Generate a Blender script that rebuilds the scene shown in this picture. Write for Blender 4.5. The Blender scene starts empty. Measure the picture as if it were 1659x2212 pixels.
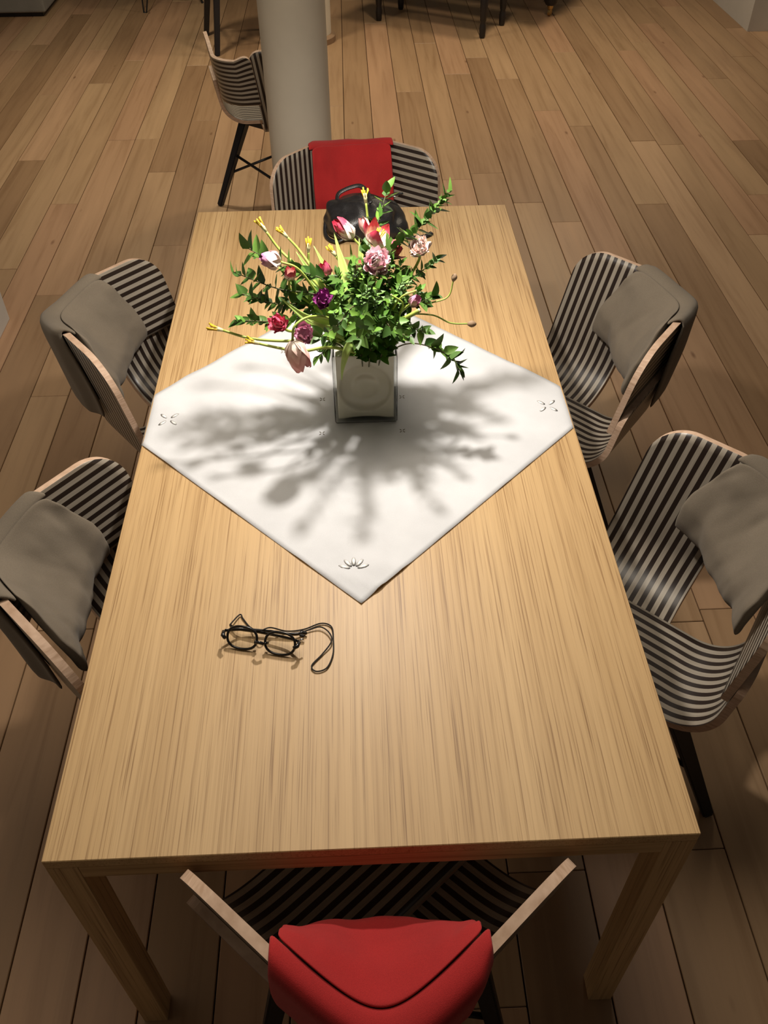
import bpy, bmesh, math, random
from mathutils import Vector, Matrix, noise
from math import sin, cos, pi, sqrt, radians as rad
C = bpy.context.scene.collection
S = bpy.context.scene
R = random.Random(7)

# ------------------------------------------------------------------ camera, light, exposure
def rot_cam(a, b, c):
    return (Matrix.Rotation(c, 3, 'Z') @ Matrix.Rotation(b, 3, 'Y') @ Matrix.Rotation(a, 3, 'X'))
cam = bpy.data.objects.new('camera', bpy.data.cameras.new('camera'))
C.objects.link(cam)
cam.matrix_world = Matrix.Translation((-0.0014, -1.5639, 1.9572)) @ rot_cam(0.793857, 0.006187, -0.041466).to_4x4()
cam.data.sensor_fit = 'HORIZONTAL'
cam.data.sensor_width = 36
cam.data.lens = 1886.25 / 1659 * 36
cam.data.clip_start = 0.02
S.camera = cam

w = bpy.data.worlds.new('room_ambient'); S.world = w; w.use_nodes = True
w.node_tree.nodes['Background'].inputs[0].default_value = (1.0, 0.86, 0.70, 1)
w.node_tree.nodes['Background'].inputs[1].default_value = 0.048

def lamp(name, kind, loc, power, col, size, target=None, spot=None, blend=.5):
    l = bpy.data.lights.new(name, kind); l.energy = power; l.color = col
    if kind == 'AREA': l.shape = 'DISK'; l.size = size
    else: l.shadow_soft_size = size
    if kind == 'SPOT': l.spot_size = rad(spot); l.spot_blend = blend
    o = bpy.data.objects.new(name, l); C.objects.link(o); o.location = loc
    if target: o.rotation_euler = (Vector(target) - Vector(loc)).to_track_quat('-Z', 'Y').to_euler()
    return o
# the pendant hanging over the table, just above the frame
lamp('pendant_lamp_light', 'SPOT', (0.0, 0.09, 1.585), 39, (1.0, 0.93, 0.84), 0.032, (0.0, 0.12, 0), 150, .35)
# ceiling downlights of the room beyond the table, plus an added fill above it
lamp('ceiling_or_fill_light', 'SPOT', (-1.2, 3.9, 3.1), 190, (1.0, 0.88, 0.68), 0.18, (-1.2, 3.9, 0), 105, .9)
lamp('ceiling_or_fill_light', 'SPOT', (0.7, 4.0, 3.1), 135, (1.0, 0.85, 0.64), 0.18, (0.5, 3.9, 0), 95, .9)
lamp('ceiling_or_fill_light', 'AREA', (0.0, 0.25, 3.1), 31, (1.0, 0.88, 0.72), 1.5, (0.0, 0.25, 0))  # broad fill added to soften shadows on the table, not a known fixture
lamp('ceiling_or_fill_light', 'AREA', (1.6, 5.2, 3.1), 40, (1.0, 0.84, 0.62), 0.6, (2.4, 5.0, 0))
S.view_settings.view_transform = 'Standard'
S.view_settings.look = 'None'
S.view_settings.exposure = 0.0
S.view_settings.gamma = 1.0
S.view_settings.use_curve_mapping = False

# ------------------------------------------------------------------ materials
MATS = {}
def mat(name, col, rough=.5, **k):
    if name in MATS: return MATS[name]
    m = bpy.data.materials.new(name); m.use_nodes = True
    b = m.node_tree.nodes['Principled BSDF']
    b.inputs['Base Color'].default_value = (*col, 1)
    b.inputs['Roughness'].default_value = rough
    for key, v in k.items():
        b.inputs[key.replace('_', ' ')].default_value = v
    MATS[name] = m
    return m
class N:
    """tiny node builder"""
    def __init__(s, m): s.t = m.node_tree; s.b = s.t.nodes['Principled BSDF']
    def n(s, typ, **k):
        x = s.t.nodes.new(typ)
        for a, v in k.items(): setattr(x, a, v)
        return x
    def l(s, a, b): s.t.links.new(a, b)
    def coord(s, out, scale=(1, 1, 1), loc=None):
        t = s.n('ShaderNodeTexCoord'); mp = s.n('ShaderNodeMapping')
        mp.inputs['Scale'].default_value = scale
        s.l(t.outputs[out], mp.inputs['Vector'])
        if loc is not None: s.l(loc, mp.inputs['Location'])
        return mp.outputs[0]
    def noise(s, vec, scale=5, detail=3, rough=.5, dist=0):
        x = s.n('ShaderNodeTexNoise'); x.inputs['Scale'].default_value = scale
        x.inputs['Detail'].default_value = detail; x.inputs['Roughness'].default_value = rough
        x.inputs['Distortion'].default_value = dist
        if vec is not None: s.l(vec, x.inputs['Vector'])
        return x.outputs[0]
    def ramp(s, fac, stops):
        x = s.n('ShaderNodeValToRGB'); e = x.color_ramp.elements
        while len(e) < len(stops): e.new(.5)
        for i, (p, c) in enumerate(stops): e[i].position = p; e[i].color = (*c, 1)
        s.l(fac, x.inputs[0]); return x.outputs[0]
    def math(s, op, a, b=None, c=None):
        x = s.n('ShaderNodeMath', operation=op)
        for i, v in enumerate((a, b, c)):
            if v is None: continue
            if isinstance(v, (int, float)): x.inputs[i].default_value = v
            else: s.l(v, x.inputs[i])
        return x.outputs[0]
    def mix(s, fac, a, b, blend='MIX'):
        x = s.n('ShaderNodeMix', data_type='RGBA', blend_type=blend)
        for key, v in ((0, fac), (6, a), (7, b)):
            if isinstance(v, (int, float)): x.inputs[key].default_value = v
            elif isinstance(v, tuple): x.inputs[key].default_value = (*v, 1)
            else: s.l(v, x.inputs[key])
        return x.outputs[2]
    def bump(s, h, strength=.2, dist=.01):
        x = s.n('ShaderNodeBump'); x.inputs['Strength'].default_value = strength
        x.inputs['Distance'].default_value = dist
        s.l(h, x.inputs['Height']); s.l(x.outputs[0], s.b.inputs['Normal'])
    def col(s, c): s.l(c, s.b.inputs['Base Color'])
    def obrand(s):
        return s.n('ShaderNodeObjectInfo').outputs['Random']

def m_oak(ax=1):
    m = mat('oak_veneer_%d' % ax, (.5, .32, .15), .46); k = N(m)
    def sc(a, b): v_ = [a, a, a]; v_[ax] = b; return tuple(v_)
    v = k.coord('Object', sc(150, 1.5))
    v2 = k.coord('Object', sc(330, 3.0))
    v3 = k.coord('Object', sc(9, .35))
    a = k.noise(v, 1, 4, .6, .3); b = k.noise(v2, 1, 3, .65); c = k.noise(v3, 1, 2, .5, .4)
    base = k.ramp(c, [(.3, (.52, .330, .150)), (.7, (.62, .415, .205))])
    g = k.ramp(a, [(.30, (.74, .69, .63)), (.50, (1, 1, 1)), (.8, (1.10, 1.10, 1.08))])
    p = k.ramp(b, [(.34, (.50, .42, .34)), (.46, (1, 1, 1)), (1, (1.05, 1.05, 1.05))])
    x = k.mix(.75, base, g, 'MULTIPLY'); k.col(k.mix(.85, x, p, 'MULTIPLY'))
    k.bump(b, .08, .002)
    k.b.inputs['Specular IOR Level'].default_value = .4
    return m
def m_plank():
    m = mat('floor_oak', (.35, .22, .12), .42); k = N(m)
    r = k.obrand()
    off = k.n('ShaderNodeCombineXYZ'); k.l(k.math('MULTIPLY', r, 37.0), off.inputs[0]); k.l(k.math('MULTIPLY', r, 91.0), off.inputs[1])
    v = k.coord('Object', (26, 1.2, 26), off.outputs[0]); v2 = k.coord('Object', (3, .6, 3), off.outputs[0])
    a = k.noise(v, 1, 5, .62, .6); b = k.noise(v2, 1, 3, .5, .5)
    tone = k.ramp(r, [(0, (.27, .160, .083)), (.3, (.36, .225, .122)), (.62, (.415, .27, .15)), (.85, (.40, .235, .135)), (1, (.47, .31, .18))])
    g = k.ramp(a, [(.25, (.70, .64, .58)), (.5, (1, 1, 1)), (.8, (1.12, 1.10, 1.08))])
    c = k.ramp(b, [(.3, (.84, .80, .77)), (.6, (1.06, 1.05, 1.03))])
    x = k.mix(.7, tone, g, 'MULTIPLY'); x = k.mix(.8, x, c, 'MULTIPLY')
    vk = k.coord('Object', (7, 2.4, 7), off.outputs[0])
    vor = k.n('ShaderNodeTexVoronoi'); vor.inputs['Scale'].default_value = 1; k.l(vk, vor.inputs['Vector'])
    knot = k.ramp(vor.outputs[0], [(.02, (.45, .36, .30)), (.075, (1, 1, 1))])
    k.col(k.mix(.8, x, knot, 'MULTIPLY'))
    k.l(k.ramp(a, [(.2, (.36, .36, .36)), (.8, (.52, .52, .52))]), k.b.inputs['Roughness'])
    return m
def m_stripe():
    m = mat('striped_veneer', (.4, .36, .3), .36); k = N(m)
    uv = k.n('ShaderNodeUVMap'); sp = k.n('ShaderNodeSeparateXYZ'); k.l(uv.outputs[0], sp.inputs[0])
    f = k.math('FRACT', k.math('DIVIDE', k.math('SUBTRACT', sp.outputs[0], .0050), .0223))
    dark = k.math('LESS_THAN', f, .50)
    v = k.n('ShaderNodeMapping'); v.inputs['Scale'].default_value = (240, 9, 1); k.l(uv.outputs[0], v.inputs['Vector'])
    g = k.noise(v.outputs[0], 1, 3)
    light = k.ramp(g, [(.3, (.285, .245, .195)), (.7, (.36, .315, .255))])
    k.col(k.mix(dark, light, (.022, .014, .011)))
    k.b.inputs['Specular IOR Level'].default_value = .5
    return m
def m_ply():
    m = mat('plywood_edge', (.62, .42, .29), .6); k = N(m)
    a = k.noise(k.coord('Object', (40, 40, 300)), 1, 3)
    k.col(k.ramp(a, [(.3, (.50, .325, .215)), (.7, (.68, .48, .345))])); return m
def m_fabric(name, c0, c1, sc=900, rough=.9):
    m = mat(name, c0, rough); k = N(m)
    v = k.coord('Object', (1, 1, 1)); a = k.noise(v, sc, 2); b = k.noise(v, 9, 3)
    x = k.ramp(a, [(.3, c0), (.7, c1)])
    k.col(k.mix(.35, x, k.ramp(b, [(.3, (.75, .75, .75)), (.7, (1.15, 1.15, 1.15))]), 'MULTIPLY'))
    k.bump(a, .25, .002); k.b.inputs['Sheen Weight'].default_value = .08
    return m
def m_plain(name, col, rough, var=.12, sc=20, **kw):
    m = mat(name, col, rough, **kw); k = N(m)
    a = k.noise(k.coord('Object'), sc, 4)
    k.col(k.ramp(a, [(.3, tuple(x * (1 - var) for x in col)), (.7, tuple(min(1, x * (1 + var)) for x in col))]))
    return m
def m_leaf(name, c0, c1, rough=.52):
    m = mat(name, c0, rough); k = N(m)
    r = k.obrand(); b = k.noise(k.coord('Object'), 60, 2)
    x = k.mix(r, c0, c1); k.col(k.mix(.3, x, k.ramp(b, [(.3, (.7, .7, .7)), (.7, (1.25, 1.25, 1.2))]), 'MULTIPLY'))
    k.b.inputs['Subsurface Weight'].default_value = 0.0
    k.b.inputs['Specular IOR Level'].default_value = .45
    return m
def m_petal(name, stops):
    m = mat(name, stops[0][1], .6); k = N(m)
    uv = k.n('ShaderNodeUVMap'); sp = k.n('ShaderNodeSeparateXYZ'); k.l(uv.outputs[0], sp.inputs[0])
    nz = k.noise(uv.outputs[0], 6, 3)
    f = k.math('ADD', sp.outputs[1], k.math('MULTIPLY', k.math('SUBTRACT', nz, .5), .45))
    k.col(k.ramp(f, stops)); return m
OAK, PLANK, STRIPE, PLY = m_oak(), m_plank(), m_stripe(), m_ply()
BLACKWOOD = m_plain('black_stained_wood', (.014, .012, .013), .42)
BLACKMETAL = m_plain('black_metal', (.012, .011, .012), .4)
GREYFAB = m_fabric('grey_felt', (.150, .120, .086), (.195, .158, .115))
REDFAB = m_fabric('red_felt', (.34, .007, .008), (.45, .013, .013))
LINEN = m_fabric('white_linen', (.64, .645, .665), (.71, .715, .735), 1400)
PLASTER = m_plain('white_plaster', (.66, .60, .49), .7, .04, 6)
WHITEPAINT = m_plain('white_paint', (.66, .64, .60), .6, .04, 6)
LEATHER = m_plain('black_leather', (.016, .015, .016), .33, .3, 60)
k = N(LEATHER); k.bump(k.noise(k.coord('Object'), 320, 3), .25, .003); k.bump
LEAF_D = m_leaf('leaf_dark', (.040, .105, .018), (.115, .225, .036))
LEAF_L = m_leaf('leaf_light', (.075, .20, .028), (.20, .38, .055))
BLADE = m_leaf('tulip_leaf_green', (.26, .42, .09), (.40, .52, .13), .5)
STEMG = m_leaf('stem_green', (.30, .40, .07), (.42, .50, .10), .5)
STEMD = m_leaf('stem_dark', (.06, .075, .025), (.12, .10, .04), .6)
YEL = m_plain('stamen_yellow', (.78, .50, .02), .6)
PALE = m_plain('pistil_pale', (.72, .68, .38), .6)
P_RW = m_petal('petal_red_white', [(.0, (.85, .80, .66)), (.45, (.86, .66, .62)), (.68, (.62, .06, .12)), (1, (.45, .02, .05))])
P_PK = m_petal('petal_pale_pink', [(.0, (.86, .74, .62)), (.5, (.84, .52, .48)), (1, (.78, .34, .34))])
P_PV = m_petal('petal_violet_white', [(.0, (.84, .78, .66)), (.5, (.74, .52, .52)), (1, (.42, .12, .28))])
P_RO = m_petal('petal_rose_red', [(.0, (.84, .60, .58)), (.45, (.72, .16, .24)), (1, (.58, .05, .12))])
P_PU = m_petal('petal_purple', [(.0, (.48, .16, .40)), (.5, (.36, .06, .28)), (1, (.22, .02, .16))])
P_LI = m_petal('petal_lilac', [(.0, (.88, .70, .74)), (.5, (.74, .40, .52)), (1, (.60, .22, .38))])
P_PE = m_petal('petal_peony', [(.0, (.93, .60, .66)), (.5, (.93, .55, .63)), (1, (.97, .74, .78))])
P_PR = m_petal('petal_pale_rose', [(.0, (.92, .74, .66)), (.5, (.92, .68, .62)), (1, (.95, .80, .74))])

def m_thin(name, tint, gloss):
    m = bpy.data.materials.new(name); m.use_nodes = True; t = m.node_tree; t.nodes.clear()
    out = t.nodes.new('ShaderNodeOutputMaterial'); mx = t.nodes.new('ShaderNodeMixShader'); lw = t.nodes.new('ShaderNodeFresnel'); lw.inputs[0].default_value = gloss
    tr = t.nodes.new('ShaderNodeBsdfTransparent'); tr.inputs[0].default_value = (*tint, 1)
    gl = t.nodes.new('ShaderNodeBsdfGlossy'); gl.inputs['Roughness'].default_value = .05
    t.links.new(lw.outputs[0], mx.inputs[0]); t.links.new(tr.outputs[0], mx.inputs[1]); t.links.new(gl.outputs[0], mx.inputs[2]); t.links.new(mx.outputs[0], out.inputs[0])
    return m
GLASS = m_thin('clear_glass', (.985, .99, .98), 1.15)
LENS = m_thin('lens_glass', (.975, .975, .96), 1.3)

# ------------------------------------------------------------------ geometry helpers
def obj(name, data, parent=None, m=None, smooth=False):
    o = bpy.data.objects.new(name, data); C.objects.link(o)
    if parent: o.parent = parent
    if m is not None and data is not None and not data.materials: data.materials.append(m)
    if smooth:
        for p in data.polygons: p.use_smooth = True
    return o
def me(name, bm):
    d = bpy.data.meshes.new(name); bm.to_mesh(d); bm.free(); return d
def tag(o, label=None, cat=None, group=None, kind=None):
    if label: o['label'] = label
    if cat: o['category'] = cat
    if group: o['group'] = group
    if kind: o['kind'] = kind
    return o
def thing(name, label, cat, loc=(0, 0, 0), rz=0, group=None):
    o = bpy.data.objects.new(name, None); C.objects.link(o); o.empty_display_size = .05
    o.location = loc; o.rotation_euler = (0, 0, rz)
    return tag(o, label, cat, group)
def copy_tree(o, parent=None):
    c = o.copy(); C.objects.link(c)
    if parent: c.parent = parent
    for ch in o.children: copy_tree(ch, c)
    return c
def bbox(bm, x0, x1, y0, y1, z0, z1, bev=0, seg=2):
    r = bmesh.ops.create_cube(bm, size=1)
    for v in r['verts']:
        v.co = Vector(((x0 + x1) / 2 + v.co.x * (x1 - x0), (y0 + y1) / 2 + v.co.y * (y1 - y0), (z0 + z1) / 2 + v.co.z * (z1 - z0)))
    if bev:
        es = list({e for v in r['verts'] for e in v.link_edges})
        bmesh.ops.bevel(bm, geom=es, offset=bev, segments=seg, affect='EDGES', profile=.6)
def box(name, x0, x1, y0, y1, z0, z1, parent, m, bev=0, seg=2):
    bm = bmesh.new(); bbox(bm, x0, x1, y0, y1, z0, z1, bev, seg)
    return obj(name, me(name, bm), parent, m)
def catmull(P, n=8):
    P = [Vector(p) for p in P]
    if len(P) < 3: return P
    Q = [P[0] * 2 - P[1]] + P + [P[-1] * 2 - P[-2]]; out = []
    for i in range(1, len(Q) - 2):
        a, b, c, d = Q[i - 1:i + 3]
        for j in range(n):
            t = j / n
            out.append(.5 * ((2 * b) + (c - a) * t + (2 * a - 5 * b + 4 * c - d) * t * t + (3 * b - a - 3 * c + d) * t ** 3))
    out.append(P[-1]); return out
def tube_bm(bm, pts, r, sides=8, closed=False, squash=None):
    """r: number or list of radii along the points"""
    n = len(pts); pts = [Vector(p) for p in pts]
    rr = r if isinstance(r, (list, tuple)) else [r] * n
    rings = []; up = None
    for i, p in enumerate(pts):
        if closed: t = (pts[(i + 1) % n] - pts[i - 1])
        else: t = pts[min(i + 1, n - 1)] - pts[max(i - 1, 0)]
        t.normalize()
        if up is None:
            up = Vector((0, 0, 1)) if abs(t.z) < .9 else Vector((1, 0, 0))
        a = t.cross(up)
        if a.length < 1e-6: a = t.cross(Vector((0, 1, 0)))
        a.normalize(); b = a.cross(t).normalized(); up = b
        k1, k2 = squash or (1, 1)
        rings.append([bm.verts.new(p + (a * cos(2 * pi * j / sides) * k1 + b * sin(2 * pi * j / sides) * k2) * rr[i]) for j in range(sides)])
    m = n if closed else n - 1
    for i in range(m):
        A, B = rings[i], rings[(i + 1) % n]
        for j in range(sides):
            bm.faces.new((A[j], A[(j + 1) % sides], B[(j + 1) % sides], B[j]))
    if not closed:
        bm.faces.new(rings[0][::-1]); bm.faces.new(rings[-1])
def tube(name, pts, r, parent, m, sides=8, closed=False, squash=None):
    bm = bmesh.new(); tube_bm(bm, pts, r, sides, closed, squash)
    bmesh.ops.recalc_face_normals(bm, faces=bm.faces)
    return obj(name, me(name, bm), parent, m, True)
def lathe(name, prof, parent, m, sides=24, loc=(0, 0, 0)):
    bm = bmesh.new(); rings = []
    for r_, z in prof:
        rings.append([bm.verts.new((loc[0] + r_ * cos(2 * pi * j / sides), loc[1] + r_ * sin(2 * pi * j / sides), loc[2] + z)) for j in range(sides)])
    for A, B in zip(rings, rings[1:]):
        for j in range(sides): bm.faces.new((A[j], A[(j + 1) % sides], B[(j + 1) % sides], B[j]))
    bm.faces.new(rings[0][::-1]); bm.faces.new(rings[-1])
    bmesh.ops.recalc_face_normals(bm, faces=bm.faces)
    o = obj(name, me(name, bm), parent, m, True)
    o.data.set_sharp_from_angle(angle=rad(45)) if hasattr(o.data, 'set_sharp_from_angle') else None
    return o
def bar_bm(bm, a, b, w0, d0, w1, d1, fwd=Vector((0, 1, 0))):
    """tapered rectangular bar from a to b"""
    a, b = Vector(a), Vector(b); t = (b - a).normalized()
    x = t.cross(fwd).normalized(); y = x.cross(t).normalized()
    vs = []
    for p, ww, dd in ((a, w0, d0), (b, w1, d1)):
        vs.append([bm.verts.new(p + x * sx * ww / 2 + y * sy * dd / 2) for sx, sy in ((-1, -1), (1, -1), (1, 1), (-1, 1))])
    for j in range(4): bm.faces.new((vs[0][j], vs[0][(j + 1) % 4], vs[1][(j + 1) % 4], vs[1][j]))
    bm.faces.new(vs[0][::-1]); bm.faces.new(vs[1])
def bar(name, a, b, w0, d0, w1, d1, parent, m, fwd=Vector((0, 1, 0)), bev=0):
    bm = bmesh.new(); bar_bm(bm, a, b, w0, d0, w1, d1, fwd)
    if bev: bmesh.ops.bevel(bm, geom=bm.edges[:], offset=bev, segments=2, affect='EDGES')
    bmesh.ops.recalc_face_normals(bm, faces=bm.faces)
    return obj(name, me(name, bm), parent, m)

# ------------------------------------------------------------------ the setting
fb = bmesh.new(); bbox(fb, -6, 6, -4, 10, -.06, -.0205)
floor = obj('floor', me('floor', fb), None, m_plain('dark_subfloor', (.03, .018, .010), .8)); tag(floor, 'floor of long oak boards', None, None, 'structure')
edges = [-.93, -.768, -.618, -.489, -.335, -.18, -.03, .135, .30, .475, .629, .804, .955]
x = edges[0]
while x > -3.6: x -= R.uniform(.135, .168); edges.insert(0, x)
x = edges[-1]
while x < 4.0: x += R.uniform(.135, .168); edges.append(x)
plank_mesh = None
cnt = 0
for xa, xb in zip(edges, edges[1:]):
    y = -2.2 - R.uniform(0, 1.4)
    while y < 8.2:
        ln = R.uniform(1.5, 2.9)
        if y + ln > -2.2 and not (abs((xa + xb) / 2 - .2) > 1.5 + max(0, y + ln + 1.0) * .45):
            bm = bmesh.new()
            bbox(bm, -(xb - xa) / 2 + .0016, (xb - xa) / 2 - .0016, -ln / 2 + .001, ln / 2 - .001, -.02, R.uniform(-.0006, .0006), .0016, 1)
            p = obj('plank', me('plank', bm), floor, PLANK)
            p.location = ((xa + xb) / 2, y + ln / 2, 0); cnt += 1
        y += ln
print('planks', cnt)

def column(x, y, r, h, base):
    o = lathe('column', [(r, 0), (r, h)], None, PLASTER, 48); o.location = (x, y, 0)
    tag(o, 'round white plaster column standing behind the table' if not base else 'far white column with a brown ring at its foot', None, None, 'structure')
    if base:
        b = lathe('base_ring', [(r + .001, 0), (r + .03, 0), (r + .03, .035), (r + .012, .05), (r + .001, .05)], o, m_plain('brown_ring', (.26, .16, .09), .6), 48)
    return o
column(-.207, 2.19, .130, 3.0, False)
column(-.265, 5.24, .16, 3.0, True)

wl = box('wall_left', -1.56, -1.432, -3.5, 1.64, 0, 2.6, None, WHITEPAINT, .004); tag(wl, 'end of a white partition wall beside the table', kind='structure')
bm = bmesh.new(); bbox(bm, 2.885, 5.2, 5.07, 7.6, .0, 1.5)
es = [e for e in bm.edges if abs(e.verts[0].co.z - e.verts[1].co.z) > .5]
bmesh.ops.bevel(bm, geom=es, offset=.16, segments=8, affect='EDGES')
wr = obj('wall_right', me('wall_right', bm), None, WHITEPAINT, True); wr.data.set_sharp_from_angle(angle=rad(40)); tag(wr, 'white partition with a rounded corner', kind='structure')
wb = box('wall_back', -6, 6, 9.6, 9.75, 0, 3, None, PLASTER); tag(wb, 'pale back wall of the room', kind='structure')

# ------------------------------------------------------------------ table
TW, TL, TH = .9446, 2.0204, .74
tb = thing('dining_table', 'long oak dining table with square legs under a white cloth', 'table')
box('tabletop', -TW / 2, TW / 2, -TL / 2, TL / 2, TH - .022, TH, tb, OAK, .0012, 1)
ap = .055; lg = .047
OAKX, OAKZ = m_oak(0), m_oak(2)
for s in (-1, 1):
    y0, y1 = (-TL / 2, -TL / 2 + .022) if s < 0 else (TL / 2 - .022, TL / 2)
    box('end_apron', -TW / 2 + lg, TW / 2 - lg, y0 + .0002, y1 - .0002, TH - ap, TH - .0222, tb, OAKX)
    x0, x1 = (-TW / 2, -TW / 2 + .022) if s < 0 else (TW / 2 - .022, TW / 2)
    box('side_apron', x0 + .0002, x1 - .0002, -TL / 2 + lg, TL / 2 - lg, TH - ap, TH - .0222, tb, OAK)
    for t in (-1, 1):
        xa = s * TW / 2 - (lg if s > 0 else 0); ya = t * TL / 2 - (lg if t > 0 else 0)
        box('leg', xa, xa + lg, ya, ya + lg, 0, TH - .0222, tb, OAKZ, .001, 1)

# ------------------------------------------------------------------ striped plywood chairs
EA = rad(97.5); Z0 = .425; LEN = .372; HB = .365; R0 = .14; RB = .115; THK = .0155
h_ = EA / 2
e1 = Vector((-sin(h_), cos(h_), 0)); e2 = Vector((sin(h_), cos(h_), 0))
a_ = cos(EA) / cos(h_); e3 = Vector((0, a_, sqrt(1 - a_ * a_)))
OO = Vector((0, 0, Z0))
def shell_piece(name, ek, ei, ej, s0, s1, long_len, short_len, rc, dip=0.0, rc0=0.0):
    """plywood strip bent round the edge ek: long leg lies in the plane ek/ei, short leg laps behind in the plane ek/ej"""
    cE = ek.dot(ei)
    u = (ei - ek * cE).normalized(); v = (ej - ek * ek.dot(ej)).normalized()
    D = u.angle(v)
    # 2d profile in basis u=(1,0)
    v2 = Vector((cos(D), sin(D))); n2 = Vector((-sin(D), cos(D)))
    t0 = -cos(D) / sin(D) * (THK + .0008)
    c = n2 * (THK + .0008) + v2 * t0
    tl = RB / math.tan(D / 2)
    # centre of fillet
    ce = c + (Vector((1, 0)) + v2).normalized() * (RB / sin(D / 2))
    pa = c + Vector((1, 0)) * tl; pb = c + v2 * tl
    a0 = math.atan2(pa.y - ce.y, pa.x - ce.x); a1 = math.atan2(pb.y - ce.y, pb.x - ce.x)
    if a1 > a0: a1 -= 2 * pi
    if a0 - a1 > pi: a1 += 2 * pi
    sE = sin(u.angle(ek)) if False else sin(math.acos(max(-1, min(1, cE))))
    ll = long_len * sE; sl = short_len * sE
    prev = Vector((v2.x, v2.y))
    v_ex, v_ey = Vector(((u)[:])), None
    yv = (v - u * cos(D)) / sin(D)            # 3d direction of 2d y
    def p3(q, s):
        # oblique coordinates so that the strip ends run parallel to the other edges
        b = q.y / sin(D); a = q.x - b * cos(D)
        if dip:
            f = max(0.0, 1 - max(a, b) / .19); f = f * f * (3 - 2 * f)
            s = s0 + (s - s0) * (1 - dip * min(1, f * 1.6))
        return OO + u * a + v * b + ek * (s + (a + b) * cE / sE)
    ns, nb, nl = 20, 16, 12
    ss = [s0 + (s1 - s0) * i / 12 for i in range(9)]
    tail = [s1 - rc + rc * sin(pi / 2 * i / 10) for i in range(11)]
    ss = sorted(set([round(q, 6) for q in ss if s0 + rc0 - .001 < q < s1 - rc - .004] + [round(q, 6) for q in tail] + ([round(s0 + rc0 - rc0 * cos(pi / 2 * i / 8), 6) for i in range(9)] if rc0 else [round(s0, 6)])))
    bm = bmesh.new(); uvl = bm.loops.layers.uv.new('UVMap')
    rows = []; nrm = []
    for s in ss:
        def lim(full, rcx):
            if rc0 and rcx == rc and s < s0 + rc0:
                d = s0 + rc0 - s; return full - rc0 + sqrt(max(0, rc0 * rc0 - d * d))
            if s > s1 - rcx:
                d = (s - (s1 - rcx)); return full - rcx + sqrt(max(0, rcx * rcx - d * d))
            return full
        lt = lim(ll, rc); st = lim(sl, min(rc, .04))
        row = []
        for i in range(nl + 1):
            x_ = lt + (pa.x - lt) * i / nl; row.append((Vector((x_, 0)), Vector((0, 1))))
        for i in range(1, nb):
            an = a0 + (a1 - a0) * i / nb; q = Vector((ce.x + RB * cos(an), ce.y + RB * sin(an)))
            row.append((q, (ce - q).normalized()))
        st0 = (pb - c).length + c.dot(v2)
        for i in range(6):
            d = st0 + (st - st0) * i / 5
            row.append((n2 * (THK + .0008) + v2 * d, -n2))
        rows.append(row)
    def tot(q): return q
    top, bot, uvs = [], [], []
    for s, row in zip(ss, rows):
        T, B, U = [], [], []; dist = 0; last = None
        for q, n in row:
            P = p3(q, s); n3 = (u * n.x + yv * n.y).normalized()
            if last is not None: dist += (P - last).length
            last = P
            T.append(bm.verts.new(P + n3 * THK / 2)); B.append(bm.verts.new(P - n3 * THK / 2)); U.append((s - s0, dist))
        top.append(T); bot.append(B); uvs.append(U)
    def quad(vs, uu, mi):
        f = bm.faces.new(vs); f.material_index = mi; f.smooth = (mi == 0)
        for l, q in zip(f.loops, uu): l[uvl].uv = q
    nr, nc = len(ss), len(top[0])
    for i in range(nr - 1):
        for j in range(nc - 1):
            uu = [uvs[i][j], uvs[i][j + 1], uvs[i + 1][j + 1], uvs[i + 1][j]]
            quad([top[i][j], top[i][j + 1], top[i + 1][j + 1], top[i + 1][j]], uu, 0)
            quad([bot[i][j], bot[i + 1][j], bot[i + 1][j + 1], bot[i][j + 1]], [uu[0], uu[3], uu[2], uu[1]], 0)
    def rim(a, b, c_, d): quad([a, b, c_, d], [(0, 0)] * 4, 1)
    for i in range(nr - 1):
        rim(top[i][0], top[i + 1][0], bot[i + 1][0], bot[i][0]); rim(top[i + 1][-1], top[i][-1], bot[i][-1], bot[i + 1][-1])
    for j in range(nc - 1):
        rim(top[0][j + 1], top[0][j], bot[0][j], bot[0][j + 1]); rim(top[-1][j], top[-1][j + 1], bot[-1][j + 1], bot[-1][j])
    bmesh.ops.recalc_face_normals(bm, faces=bm.faces)
    d = me(name, bm); d.materials.append(STRIPE); d.materials.append(PLY)
    for e in d.edges: pass
    return d

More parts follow.
